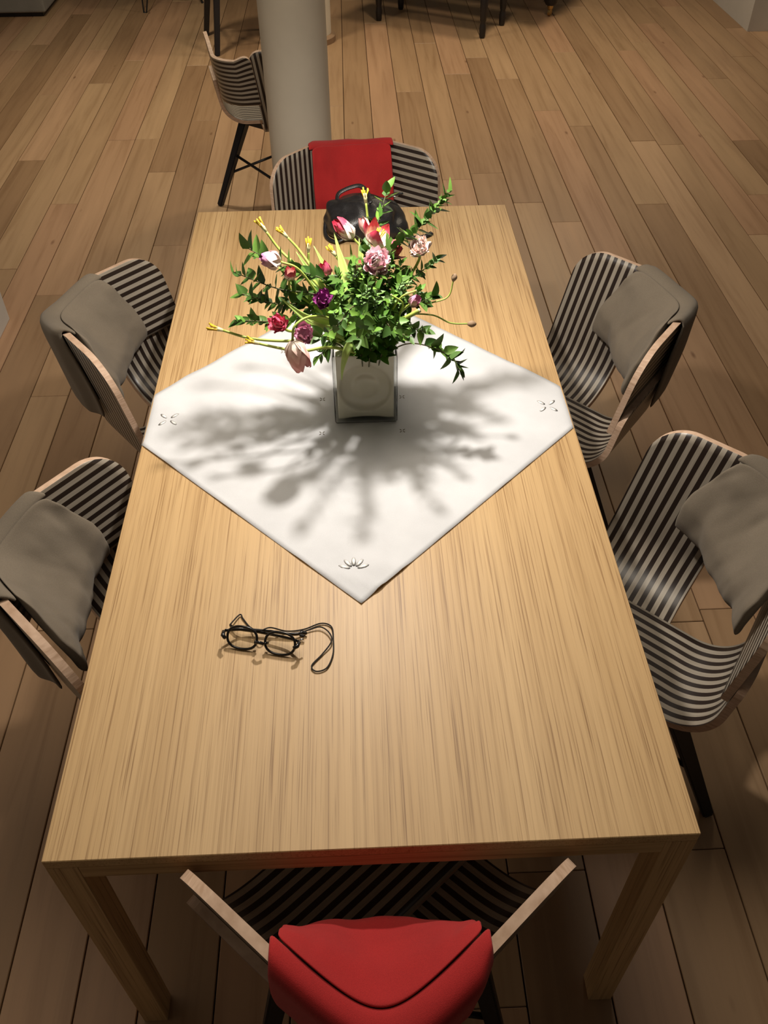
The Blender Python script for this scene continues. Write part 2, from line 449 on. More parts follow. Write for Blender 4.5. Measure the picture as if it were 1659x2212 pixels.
def make_chair():
    t = thing('striped_chair', '', 'chair')
    obj('right_back_shell', shell_piece('right_back_shell', e2, e3, e1, R0, LEN, HB, .205, .085, 0, .055), t)
    obj('left_back_shell', shell_piece('left_back_shell', e3, e1, e2, R0, HB, LEN, .152, .085, .14), t)
    obj('seat_shell', shell_piece('seat_shell', e1, e2, e3, R0, LEN, LEN, .205, .085), t)
    zt = Z0 - 2.6 * THK
    tops = [(-.150, .235), (.150, .235), (0, .335)]
    feet = [(-.240, .085), (.240, .085), (0, .475)]
    for (ax, ay), (bx, by) in zip(tops, feet):
        bar('leg', (bx, by, 0), (ax, ay, zt), .026, .026, .040, .040, t, BLACKWOOD, bev=.004)
    bm = bmesh.new()
    bar_bm(bm, (-.165, .235, zt + .008), (.165, .235, zt + .008), .045, .018, .045, .018)
    bar_bm(bm, (0, .258, zt + .008), (0, .36, zt + .008), .06, .018, .06, .018, Vector((0, 0, 1)))
    bmesh.ops.recalc_face_normals(bm, faces=bm.faces)
    obj('seat_bracket', me('seat_bracket', bm), t, BLACKMETAL)
    def on(i, z):
        (bx, by), (ax, ay) = feet[i], tops[i]; f = z / zt
        return Vector((bx + (ax - bx) * f, by + (ay - by) * f, z))
    for i, j in ((0, 1), (1, 2), (2, 0)):
        tube('brace_rod', [on(i, .235), on(j, .150)], .0065, t, BLACKMETAL)
    return t
kSL = e1.y / abs(e1.x)
def yV(x, c=.042): return sqrt((kSL * x) ** 2 + c * c)
ZT = Z0 + e3.z * HB
def yAp(z): return (z - Z0) * e3.y / e3.z
def zr(a): return ZT - .031 * max(0, 1 - a * a) ** 1.5       # the rim dips towards the corner of the back
def make_cushion(m, seed, hw=.135, drop=.215, puff=1.0, wob=1.0, fwd=.026, widen=.3):
    """folded pad hung over the back: plump inside, thin flap outside"""
    t = thing('seat_cushion', '', 'cushion')
    bm = bmesh.new(); n, q = 36, 26
    F, B = [], []
    for i in range(n + 1):
        a = -1 + 2 * i / n; fr, br = [], []
        for j in range(q + 1):
            wv = j / q
            z = zr(a) + .004 - .010 * abs(a) ** 8 - wv * (drop - .02 * (1 - a * a)) * (1 - .13 * abs(a) ** 3)
            hwj = hw * (1 + widen * min(1, wv / .5) ** 1.1 - .02 * max(0, wv - .5))
            x = a * hwj
            back = yAp(z) + yV(x) + THK * .9 + .003
            chord = yAp(ZT - .12) + kSL * hw + fwd * (1 - a * a) + .014
            sm = wv * wv * (3 - 2 * wv)
            f = back + .008 + .010 * min(1, wv * 6) + .014 * min(1, max(0, wv - .3) * 3) + (max(chord, back + .02) - back) * (sm ** .75) * (1 - abs(a) ** 5)
            f += puff * .020 * sin(pi * min(1, wv * 1.05)) * (1 - abs(a) ** 4)
            e = max(0, (wv - .84) / .16)
            f -= (f - back) * .30 * e * e
            N3 = lambda p, q_, r_: noise.noise(Vector((p, q_, r_)))
            fold = max(0, N3(a * 5.5 - wv * 2.0, wv * 1.3 + a, seed)) * .011 * (1 - .5 * wv)
            wr = N3(a * 2.4 + wv * 2, wv * 2.2 - a * 1.4, seed) * .009 - fold + N3(a * 11 + wv * 7, wv * 6, seed + 5) * .002
            f += wob * wr * min(1, wv * 6)
            zc = z + (.010 * sin(pi * min(1, wv * 2)) * (1 - wv))
            fr.append(bm.verts.new((x, f, zc)))
            br.append(bm.verts.new((x * .97, back + (f - back) * .45 * max(0, wv - .5) * 1.2, z + .003)))
        F.append(fr); B.append(br)
    for i in range(n):
        for j in range(q):
            bm.faces.new((F[i][j], F[i + 1][j], F[i + 1][j + 1], F[i][j + 1]))
            bm.faces.new((B[i][j], B[i][j + 1], B[i + 1][j + 1], B[i + 1][j]))
        bm.faces.new((F[i][0], B[i][0], B[i + 1][0], F[i + 1][0])); bm.faces.new((F[i][q], F[i + 1][q], B[i + 1][q], B[i][q]))
    for j in range(q):
        bm.faces.new((F[0][j], F[0][j + 1], B[0][j + 1], B[0][j])); bm.faces.new((F[n][j], B[n][j], B[n][j + 1], F[n][j + 1]))
    bmesh.ops.recalc_face_normals(bm, faces=bm.faces)
    o = obj('inner_pad', me('inner_pad', bm), t, m, True)
    sb = o.modifiers.new('smooth', 'SUBSURF'); sb.levels = sb.render_levels = 1
    # flap over the rim and down the outside
    bm = bmesh.new(); V = []
    path = [(.013, -.006), (.011, .003), (-.006, .0075), (-.024, .005), (-.036, -.006), (-.039, -.05), (-.040, -.10), (-.042, -.15), (-.044, -.20), (-.047, -.245)]
    for i in range(n + 1):
        a = -1 + 2 * i / n; col = []
        for off, dz in path:
            fl = max(0, min(1, -dz / .15))
            x = a * (hw + .008 + max(.012, widen * hw) * fl)
            zz = zr(a) + dz + .010 * (1 - abs(a)) * fl
            w_ = noise.noise(Vector((a * 4, zz * 20, seed))) * .004 * fl
            oo = off
            if off < -.01:      # lies on one layer of plywood where there is only one
                two = max(0, min(1, (.140 - x) / .012)) if x > 0 else max(0, min(1, (.70 - zz) / .04)) if x < -.04 else 1 - min(1, -x / .04) * max(0, min(1, (zz - .66) / .04))
                oo = off + (.0195 if x > 0 else .009) * (1 - two)
            y = yAp(min(zz, ZT)) + yV(x, .042) + oo * 1.12 + w_
            col.append(bm.verts.new((x, y, zz)))
        V.append(col)
    for i in range(n):
        for j in range(len(path) - 1): bm.faces.new((V[i][j], V[i + 1][j], V[i + 1][j + 1], V[i][j + 1]))
    bmesh.ops.recalc_face_normals(bm, faces=bm.faces)
    o = obj('outer_flap', me('outer_flap', bm), t, m, True)
    so = o.modifiers.new('thick', 'SOLIDIFY'); so.thickness = .008; so.offset = 0
    sb = o.modifiers.new('smooth', 'SUBSURF'); sb.levels = sb.render_levels = 1
    return t

chair0 = make_chair()
spots = [  # x, y, yaw, chair label, cushion colour, cushion label, seed
    (.003, -1.2145, rad(-.8), 'striped plywood chair with a red cushion, at the table end facing the glasses', 'red', 'red felt cushion folded over the chair nearest the glasses', 1),
    (-.003, 1.452, pi + rad(5.4), 'striped plywood chair with a red cushion, at the table end by the black bag', 'red', 'red felt cushion folded over the chair behind the black bag', 2),
    (.851, -.377, pi / 2 + rad(5.4), 'striped plywood chair with grey cushion, opposite the white wall side, farther from the bag', 'grey', 'grey cushion on the chair opposite the white wall side, farther from the bag', 3),
    (.827, .396, pi / 2 + rad(2.6), 'striped plywood chair with grey cushion, on the side opposite the white wall, nearer the bag', 'grey', 'grey cushion on the chair opposite the white wall side, nearer the bag', 4),
    (-.748, .426, -pi / 2 + rad(-2.5), 'striped plywood chair with grey cushion, on the white wall side, nearer the bag', 'grey', 'grey cushion on the chair on the white wall side, nearer the bag', 5),
    (-.687, -.424, -pi / 2 + rad(2.4), 'striped plywood chair with grey cushion, on the white wall side, nearer the glasses', 'grey', 'grey cushion on the chair on the white wall side, nearer the glasses', 6),
    (-.515, 2.43, rad(-37), 'striped plywood chair without a cushion, standing apart beside the round column', None, None, 0),
]
for i, (x, y, a, lab, cc, cl, seed) in enumerate(spots):
    c = chair0 if i == 0 else copy_tree(chair0)
    c.location = (x, y, 0); c.rotation_euler = (0, 0, a); tag(c, lab, 'chair', 'striped plywood chairs')
    if cc:
        if cc == 'red': q = make_cushion(REDFAB, seed, .134, .19 if seed == 1 else .26, .9, .6, .034, .03)
        else: q = make_cushion(GREYFAB, seed, .128, .228, .60, .9, .018, .22)
        q.location = (x, y, 0); q.rotation_euler = (0, 0, a); tag(q, cl, 'cushion', cc + ' chair cushions')

# ------------------------------------------------------------------ tablecloth
def cloth():
    HD = .553; cx, cy = -.008, -.008; n = 72
    bm = bmesh.new(); G = []
    for i in range(n + 1):
        row = []
        for j in range(n + 1):
            u = -1 + 2 * i / n; v = -1 + 2 * j / n
            x = cx + (u - v) / 2 * HD; y = cy + (u + v) / 2 * HD
            z = TH + .0016 + .0009 * noise.noise(Vector((x * 9, y * 9, 0))) + .0006 * noise.noise(Vector((x * 30, y * 25, 3)))
            ed = 1 - max(abs(u), abs(v))
            if ed < .06: z += max(0, .0055 * noise.noise(Vector((x * 11, y * 11, 8)))) * (1 - ed / .06)
            # near corner: low rippling folds
            dn = max(0, -.44 - y)
            z += .0045 * dn / .12 * max(0, sin((x * .5 + y) * 95))
            # hang over the long sides
            lim_ = TW / 2 + .003
            if abs(x) > lim_ - .012:
                d = abs(x) - (lim_ - .012); rr = .012
                if d < rr * pi / 2:
                    an = d / rr; nx = lim_ - .012 + rr * sin(an); z -= rr * (1 - cos(an))
                else:
                    nx = lim_ + .0015 * sin(y * 40); z -= rr + (d - rr * pi / 2)
                x = math.copysign(nx, x)
            row.append(bm.verts.new((x, y, z)))
        G.append(row)
    for i in range(n):
        for j in range(n): bm.faces.new((G[i][j], G[i + 1][j], G[i + 1][j + 1], G[i][j + 1]))
    bmesh.ops.recalc_face_normals(bm, faces=bm.faces)
    t = thing('tablecloth', 'square white linen cloth laid cornerwise under the flower vase', 'tablecloth')
    o = obj('linen_square', me('linen_square', bm), t, LINEN, True)
    so = o.modifiers.new('thick', 'SOLIDIFY'); so.thickness = .0012; so.offset = 0
    # hem
    bm = bmesh.new(); loop = [G_ for G_ in []]
    white = m_plain('white_thread', (.93, .92, .90), .5, .02)
    dark = m_plain('cutwork_shadow', (.22, .19, .15), .8, .1)
    def flower(x, y, rz, m, r, n_, nm, z):
        bm = bmesh.new()
        cz = lambda p: TH + .0016 + .0009 * noise.noise(Vector((p.x * 9, p.y * 9, 0))) + .0006 * noise.noise(Vector((p.x * 30, p.y * 25, 3))) + max(0, .0045 * max(0, -.44 - p.y) / .12 * max(0, sin((p.x * .5 + p.y) * 95))) + .0009
        for q in range(n_):
            an = rz + (q - (n_ - 1) / 2) * (2 * pi / n_ if n_ == 4 else .62)
            p = Vector((x + cos(an) * r * .62, y + sin(an) * r * .62, z))
            p.z = cz(p)
            M = Matrix.Translation(p) @ Matrix.Rotation(an, 4, 'Z') @ Matrix.Diagonal((r * .45, r * .17, .0004, 1))
            bmesh.ops.create_icosphere(bm, subdivisions=1, radius=1, matrix=M)
        obj(nm, me(nm, bm), o, m, True)
    zc = TH + .0034
    flower(-.020, -.478, pi / 2, white, .030, 5, 'embroidered_flower', zc + .001)
    flower(-.425, -.012, 0, white, .028, 4, 'embroidered_flower', zc)
    flower(.425, -.005, pi, white, .028, 4, 'embroidered_flower', zc)
    for x, y in ((.093, -.077), (-.083, -.077), (-.083, .045), (.099, .045), (-.18, .24), (.18, .24)):
        flower(x, y, 0, dark, .008, 4, 'cutwork_eyelet', zc)
    return t
cloth()

# ------------------------------------------------------------------ vase
VX, VY, VZ = .015, .018, TH + .0043
VW, VHt = .138, .176
def vase():
    t = thing('flower_vase', 'square milky glass vase with a round dished front', 'vase', (VX, VY, VZ))
    milk = mat('milky_glass', (.50, .50, .40), .22); kk = N(milk)
    kk.col(kk.ramp(kk.noise(kk.coord('Object'), 14, 2), [(.3, (.58, .56, .45)), (.7, (.66, .635, .52))]))
    kk.b.inputs['Subsurface Weight'].default_value = .3; kk.b.inputs['Subsurface Radius'].default_value = (.03, .03, .025)
    clear = GLASS
    wh = VW / 2 - .008
    # four walls, each with a turned dish
    for q in range(4):
        bm = bmesh.new(); n = 40; G = []
        for i in range(n + 1):
            row = []
            for j in range(n + 1):
                x = (-1 + 2 * i / n) * wh; z = .010 + (VHt - .012) * j / n
                r = sqrt(x * x + ((z - VHt * .50) * .95) ** 2)
                rr = .056
                if r < rr: d = .014 * (1 - (r / rr) ** 2) ** .5
                else: d = 0
                if r < .030: d -= .007 * (1 - (r / .030) ** 4)
                if z < .026: d += .006 * max(0, 1 - (x / (wh * .8)) ** 2) * (1 - (z - .01) / .016)
                row.append(bm.verts.new((x, -wh + d, z)))
            G.append(row)
        for i in range(n):
            for j in range(n): bm.faces.new((G[i][j], G[i + 1][j], G[i + 1][j + 1], G[i][j + 1]))
        # inside face closes the wall
        b = [bm.verts.new(p) for p in ((-wh + .024, -wh + .024, .010), (wh - .024, -wh + .024, .010), (wh - .024, -wh + .024, VHt - .002), (-wh + .024, -wh + .024, VHt - .002))]
        bm.faces.new(b[::-1])
        bm.faces.new([G[i][n] for i in range(n + 1)] + [b[2], b[3]]); bm.faces.new([G[n - i][0] for i in range(n + 1)] + [b[0], b[1]])
        bm.faces.new([G[0][j] for j in range(n + 1)] + [b[3], b[0]]); bm.faces.new([G[n][n - j] for j in range(n + 1)] + [b[1], b[2]])
        bmesh.ops.recalc_face_normals(bm, faces=bm.faces)
        o = obj('dished_wall', me('dished_wall', bm), t, milk)
        for p in o.data.polygons: p.use_smooth = len(p.vertices) == 4
        o.rotation_euler = (0, 0, q * pi / 2)
    # clear glass jacket
    bm = bmesh.new(); bbox(bm, -VW / 2, VW / 2, -VW / 2, VW / 2, 0, VHt, .007, 4)
    kill = [f for f in bm.faces if f.calc_center_median().z > VHt - .0071 and abs(f.normal.z) > .98]
    bmesh.ops.delete(bm, geom=kill, context='FACES')
    o = obj('glass_jacket', me('glass_jacket', bm), t, clear, True)
    so = o.modifiers.new('thick', 'SOLIDIFY'); so.thickness = .0025; so.offset = -1
    lathe('soil_plug', [(.034, 0), (.034, .012)], t, m_plain('dark_stem_tangle', (.03, .035, .015), .9), 20, (0, 0, VHt - .06))
    return t
vase()

# ------------------------------------------------------------------ bouquet
def leaf_mesh(name, w, fold, curl, m, nseg=5, tipx=.55):
    """unit leaf along +Y, thin two-sided"""
    bm = bmesh.new(); uvl = bm.loops.layers.uv.new('UVMap'); rows = []
    for i in range(nseg + 1):
        t = i / nseg
        ww = w * (sin(pi * t ** tipx)) ** .8 if 0 < i < nseg else 0.0
        y = t; z = curl * t * t
        if ww < 1e-4: rows.append([bm.verts.new((0, y, z))])
        else: rows.append([bm.verts.new((-ww, y, z + fold * ww)), bm.verts.new((0, y, z)), bm.verts.new((ww, y, z + fold * ww))])
    for A, B in zip(rows, rows[1:]):
        if len(A) == 1: bm.faces.new((A[0], B[1], B[0])); bm.faces.new((A[0], B[2], B[1]))
        elif len(B) == 1: bm.faces.new((A[0], A[1], B[0])); bm.faces.new((A[1], A[2], B[0]))
        else: bm.faces.new((A[0], A[1], B[1], B[0])); bm.faces.new((A[1], A[2], B[2], B[1]))
    for f in bm.faces:
        for l in f.loops: l[uvl].uv = (l.vert.co.x / max(w, .01) * .5 + .5, l.vert.co.y)
    d = me(name, bm); d.materials.append(m)
    for p in d.polygons: p.use_smooth = True
    return d
LD = [leaf_mesh('leaf', .30, .30, .12, LEAF_D), leaf_mesh('leaf', .33, .22, -.18, LEAF_D), leaf_mesh('leaf', .27, .42, .05, LEAF_D)]
LL = [leaf_mesh('leaf', .32, .30, .12, LEAF_L), leaf_mesh('leaf', .35, .22, -.15, LEAF_L)]
def orient(d, up):
    d = d.normalized(); x = d.cross(up)
    if x.length < 1e-4: x = d.cross(Vector((1, 0, 0)))
    x.normalize(); z = x.cross(d)
    return Matrix((x, d, z)).transposed()
def put(name, mesh, parent, p, d, up, size):
    o = bpy.data.objects.new(name, mesh); C.objects.link(o); o.parent = parent
    M = Matrix.Translation(p) @ orient(d, up).to_4x4() @ Matrix.Diagonal((size, size, size, 1))
    o.matrix_local = M
    return o
VB = Vector((VX, VY, 0))
def sprig(label, group, pts, n, size, meshes, rnd, start=.25, stem=.0016, spread=.85, stemm=STEMD, jit=.25):
    base = Vector(pts[0]); t = thing('leafy_sprig', label, 'foliage', base, 0, group)
    P = catmull(pts, 8); L_ = len(P) - 1
    tube('stem', [p - base for p in P], [stem * (1.2 - .7 * i / L_) for i in range(L_ + 1)], t, stemm, 5)
    for q in range(n):
        f = start + (1 - start) * q / max(1, n - 1); fi = f * L_; i = min(int(fi), L_ - 1)
        p = P[i].lerp(P[i + 1], fi - i); tg = (P[i + 1] - P[i]).normalized()
        az = q * 2.4 + rnd.uniform(-.5, .5)
        a = tg.orthogonal().normalized(); b = tg.cross(a)
        o_ = a * cos(az) + b * sin(az)
        sp = spread * (1 - .5 * (f > .95))
        d = (tg * (1 - sp * .6) + o_ * sp + Vector((rnd.uniform(-jit, jit), rnd.uniform(-jit, jit), rnd.uniform(-jit, jit * 1.2)))).normalized()
        up = (tg + Vector((0, 0, .8)) + Vector((rnd.uniform(-.3, .3),) * 3)).normalized()
        put('leaf', rnd.choice(meshes), t, p - base, d, up, size * rnd.uniform(.6, 1.15) * (1 - .2 * f))
    return t
rb = random.Random(21)
def base_pt(k=1.0): return Vector((VX + rb.uniform(-.035, .035) * k, VY + rb.uniform(-.035, .035) * k, VZ + VHt - .03))
G1 = 'leafy sprigs in the bouquet'
B0 = (VX, VY, VZ + VHt - .03)
def via(tip, lift=.6, k=.5):
    b = base_pt(); tip = Vector(tip)
    m1 = b.lerp(tip, .35); m1.z = b.z + (tip.z - b.z) * lift + .01
    m2 = b.lerp(tip, .7); m2.z = b.z + (tip.z - b.z) * (.5 + lift * .5)
    return [b, m1, m2, tip]
tall = [  # label, tip, count, size
    ('tall leafy branch leaning over the far end of the bouquet, beside the yellow stamens', (.073, .20, 1.160), 34, .042, LD + LL[:1]),
    ('tallest leafy branch with pointed leaves beside the pale pink rose', (.190, .10, 1.20), 64, .038, LD),
    ('leafy branch reaching out above the violet and white tulip', (-.236, .0, 1.092), 32, .040, LD),
    ('dark leafy branch with broad leaves under the violet and white tulip', (-.205, .03, 1.125), 36, .046, LD),
    ('leafy branch spreading low between the purple flower and the table', (-.222, -.03, 1.062), 44, .036, LD),
    ('leafy branch with dense small leaves beside the rose-red flower', (-.232, -.08, 1.034), 56, .035, LD + LL[:1]),
    ('leafy branch behind the small lilac bud', (.165, .02, 1.098), 40, .035, LD),
    ('leafy branch under the seed pods', (.155, -.03, 1.045), 40, .034, LD),
]
for lab, tip, n, sz, ms in tall: sprig(lab, G1, via(tip), int(n * .82), sz, ms, rb, .28, .0018, .8, STEMD, .55)
# low drooping sprig over the cloth
sprig('thin leafy sprig drooping low over the cloth beside the vase', G1, [(VX + .03, VY - .03, VZ + VHt - .03), (.10, -.06, .955), (.150, -.085, .962), (.190, -.10, .945), (.206, -.105, .918)], 24, .040, LD + LL[:1], rb, .42, .0014, .8, STEMD, .5)
sprig('short leafy sprig hanging at the vase rim on the side of the bending tulip', G1, [(VX - .03, VY - .03, VZ + VHt - .02), (-.045, -.05, .955), (-.075, -.075, .945)], 12, .036, LD, rb, .45)
for lab, tip, n, sz in (
    ('leafy sprig leaning out over the dished front of the vase', (.000, -.200, 1.062), 30, .034),
    ('leafy sprig leaning out beside the bending tulip', (-.070, -.185, 1.058), 26, .033),
    ('leafy sprig leaning out towards the drooping sprig', (.095, -.170, 1.045), 28, .033),
    ('leafy sprig leaning out below the small lilac bud', (.135, -.120, 1.020), 26, .032)):
    sprig(lab, G1, via(tip, .8), n, sz, LD + LL[:1], rb, .25, .0016, .85, STEMD, .5)
# the dense middle of the bouquet
G2 = 'short bushy sprigs filling the middle of the bouquet'
for i in range(30):
    an = rb.uniform(0, 2 * pi); rr = .015 + .085 * sqrt(rb.random())
    cx_ = VX + .020 + rr * cos(an) * 1.05; cy_ = VY - .050 + rr * sin(an) * 1.05
    top = 1.085 - .5 * (rr ** 1.3) * 1.1 + rb.uniform(-.03, .02) + .25 * (cy_ + .02)
    b = Vector((VX + (cx_ - VX) * .45, VY + (cy_ - VY) * .45, VZ + VHt - .03))
    sprig('short bushy sprig of small bright leaves in the middle of the bouquet', G2, [b, b.lerp(Vector((cx_, cy_, top)), .5) + Vector((0, 0, .02)), (cx_, cy_, top)], 40, .026, LD + LL + LL[:1], rb, .10, .0013, 1.0, STEMD, .5)

# --- flowers
def stem_to(head, d, parent, base, r=.0028, m=STEMG, start=None, bend=None):
    """stem from the vase to the head, arriving along d (relative to base)"""
    s = Vector(start) if start else base_pt(.8); h = Vector(head); d = Vector(d).normalized()
    L_ = (h - s).length
    if bend: pts = [s] + [Vector(b) for b in bend] + [h]
    else: pts = [s, s.lerp(h, .5) + Vector((0, 0, .05 * L_)), h - (d * .6 + (h - s).normalized() * .4) * L_ * .16, h]
    P = catmull(pts, 8)
    tube('stem', [p - base for p in P], [r * (1.15 - .3 * i / (len(P) - 1)) for i in range(len(P))], parent, m, 7)
def petal_mesh(m, w, cup, curl, ruffle=0, seed=0, nseg=6, nw=4, tip=.62):
    """unit petal along +Y from the base, cupped towards +Z"""
    bm = bmesh.new(); uvl = bm.loops.layers.uv.new('UVMap'); G = []
    for i in range(nseg + 1):
        t = i / nseg; row = []
        ww = w * (sin(pi * (.08 + .90 * t ** tip)) ** .75)
        for j in range(nw + 1):
            s = -1 + 2 * j / nw
            an = s * cup
            x = ww * sin(an) / max(.2, sin(cup)) if cup > .01 else ww * s
            z = -ww * (1 - cos(an)) * -1.0 + curl * (t - .5) ** 2 * 1.2
            z += .30 * sin(pi * t) * -1 * .35
            rf = ruffle * t * noise.noise(Vector((s * 2.3, t * 3, seed)))
            row.append(bm.verts.new((x + rf * .4, t + ruffle * .5 * t * noise.noise(Vector((s * 2.7, 5, seed))), z + rf)))
        G.append(row)
    for i in range(nseg):
        for j in range(nw):
            f = bm.faces.new((G[i][j], G[i][j + 1], G[i + 1][j + 1], G[i + 1][j])); f.smooth = True
            for l, (a, b) in zip(f.loops, ((i, j), (i, j + 1), (i + 1, j + 1), (i + 1, j))): l[uvl].uv = (b / nw, a / nseg)
    d = me('petal', bm); d.materials.append(m); return d
PETC = {}
def petal(m, w, cup, curl, ruffle, seed):
    key = (m.name, w, cup, curl, ruffle, seed)
    if key not in PETC: PETC[key] = petal_mesh(m, w, cup, curl, ruffle, seed)
    return PETC[key]
GF = 'cut flowers in the bouquet'
def tulip(label, head, axis, size, m, openness=.12, n=6, w=.42, droop=None, start=None, stamens=0, ruffle=.06, dirs=None, bend=None, stem=STEMG, name='tulip'):
    head = Vector(head); base = head.copy()
    t = thing(name, label, 'flower', base, 0, GF)
    ax = Vector(axis).normalized()
    stem_to(head, ax, t, base, .0027, stem, start, bend)
    a = ax.orthogonal().normalized(); b = ax.cross(a)
    for q in range(n):
        an = 2 * pi * q / n + (.3 if q % 2 else 0) + rb.uniform(-.1, .1)
        if dirs and q >= len(dirs): break
        op = openness + (dirs[q] if dirs else 0) + (.04 if q % 2 else 0)
        o_ = a * cos(an) + b * sin(an)
        d = (ax + o_ * op).normalized()
        up = -o_ + ax * op
        put('petal', petal(m, w, 1.0, .25, ruffle, q % 3), t, o_ * size * .14, d, up, size * rb.uniform(.9, 1.06))
    if stamens:
        st = bmesh.new()
        for q in range(stamens):
            an = 2 * pi * q / stamens; o_ = a * cos(an) + b * sin(an)
            tube_bm(st, [o_ * .002, o_ * .005 + ax * size * .45, o_ * .008 + ax * size * .8], [.0007, .0008, .0018], 5)
        obj('stamens', me('stamens', st), t, YEL, True)
    return t
def bare(label, head, axis, size=.020, start=None, bend=None):
    """tulip that has dropped its petals: pale receptacle and yellow stamens"""
    head = Vector(head); t = thing('bare_tulip', label, 'flower', head, 0, GF)
    ax = Vector(axis).normalized(); stem_to(head, ax, t, head, .0030, STEMG, start, bend)
    tube('receptacle', [Vector((0, 0, 0)), ax * size * .5, ax * size * .9], [.0030, .0046, .0030], t, PALE, 8)
    a = ax.orthogonal().normalized(); b = ax.cross(a)
    for q in range(6):
        an = 2 * pi * q / 6 + rb.uniform(-.3, .3); o_ = a * cos(an) + b * sin(an); l_ = size * rb.uniform(.85, 1.25)
        tube('stamen', [ax * size * .35 + o_ * .003, ax * size * .8 + o_ * size * .22, ax * size * .35 + ax * l_ + o_ * size * rb.uniform(.25, .42)], [.0008, .0009, .0019], t, YEL, 6)
    return t
def ball(label, head, axis, size, m, layers=4, per=8, name='peony', start=None, start_open=.15):
    head = Vector(head); t = thing(name, label, 'flower', head, 0, GF)
    ax = Vector(axis).normalized(); stem_to(head, ax, t, head, .0030, STEMG, start)
    a = ax.orthogonal().normalized(); b = ax.cross(a)
    for L_ in range(layers):
        f = L_ / max(1, layers - 1); op = start_open + f * 1.25
        for q in range(per):
            an = 2 * pi * (q + .5 * (L_ % 2)) / per + rb.uniform(-.2, .2); o_ = a * cos(an) + b * sin(an)
            d = (ax * (1 - .35 * f) + o_ * op + Vector((rb.uniform(-.1, .1), rb.uniform(-.1, .1), rb.uniform(-.1, .1)))).normalized()
            put('petal', petal(m, .40, .8, .45, .30, (q + L_) % 4), t, o_ * size * .05, d, -o_ + ax * op, size * (1 - .18 * f) * rb.uniform(.85, 1.1))
    return t
bare('petal-less tulip leaning far out above the violet and white tulip', (-.176, .10, 1.126), (-.6, .1, 1), .022)
bare('petal-less tulip with yellow stamens, second beside the one leaning farthest', (-.137, .14, 1.092), (-.75, .1, .8), .022)
bare('short petal-less tulip with spread stamens between the long green leaf blades', (-.097, .155, 1.050), (.1, .1, 1), .020)
bare('upright petal-less tulip with a yellow cup in front of the red cushion', (.029, .215, 1.128), (-.1, .1, 1), .022)
bare('long petal-less tulip stretching low over the cloth edge', (-.262, -.08, 1.012), (-1, 0, .35), .020, None, [(-.07, -.06, .975), (-.14, -.075, .980), (-.21, -.08, .992)])
bare('petal-less tulip resting across the long low stem', (-.190, -.115, 1.002), (-1, 0, .4), .018, None, [(-.05, -.08, .965), (-.11, -.11, .978), (-.15, -.115, .990)])
bare('small petal-less tulip half hidden against the black bag', (-.038, .13, 1.052), (-.5, .3, .6), .018)
tulip('white tulip with a deep red tip pointing at the black bag', (.000, .15, 1.082), (-.75, .1, .75), .052, P_RW, .10, 6, .34)
tulip('slim pale pink tulip bud in front of the black bag', (.036, .19, 1.068), (-.45, .1, .9), .042, P_PK, .06, 6, .28)
tulip('open red and white tulip losing its petals above the peony', (.042, .08, 1.098), (.35, -.1, .9), .050, P_RW, .25, 6, .40, stamens=6, dirs=[0, .3, .6, .2])
tulip('wide open red and white tulip facing the tall branch', (.062, .08, 1.085), (.85, -.1, .35), .044, P_RW, .18, 6, .42, dirs=[0, .2, .1, .3])
tulip('violet and white tulip lying on its side above the dark leaves', (-.143, .0, 1.112), (-.95, -.15, .30), .040, P_PV, .20, 6, .46, stamens=6)
tulip('small white and red tulip beneath the violet and white one', (-.130, .0, 1.075), (.2, -.3, .9), .030, P_RW, .25, 5, .42)
tulip('red tulip half hidden behind the long leaf blades', (-.055, .06, 1.045), (-.3, 0, .9), .032, P_RO, .2, 5, .45)
tulip('pale tulip petal cup between the leaf blades and the peony', (.012, .05, 1.058), (-.1, -.2, .9), .030, P_PK, .2, 5, .45)
ball('dark purple ruffled flower in front of the leaf blades', (-.062, -.085, 1.075), (-.1, -.65, .75), .026, P_PU, 3, 7, 'parrot_tulip', None, .45)
ball('rose-red ruffled flower above the bending tulip', (-.148, -.085, 1.022), (-.35, -.5, .75), .028, P_RO, 3, 6, 'parrot_tulip', None, .3)
ball('lilac ruffled flower touching the bending tulip', (-.102, -.115, 1.020), (.1, -.7, .6), .030, P_LI, 3, 6, 'parrot_tulip', None, .4)
tulip('white and pink tulip bending down over the cloth', (-.122, -.152, 1.032), (.25, -.15, -.95), .062, P_PK, .12, 6, .34, ruffle=.14, bend=[(-.04, -.07, 1.02), (-.085, -.12, 1.062), (-.115, -.147, 1.060)])
ball('round pink peony at the heart of the bouquet', (.043, .02, 1.088), (.05, -.6, .8), .040, P_PE, 4, 11)
ball('pale pink rose leaning on the tall branch', (.132, .055, 1.100), (-.15, -.5, .8), .032, P_PR, 4, 7, 'rose', None, .2)
tulip('small lilac bud low beside the seed pods', (.108, -.055, 1.045), (.4, -.4, .6), .028, P_LI, .15, 6, .42)
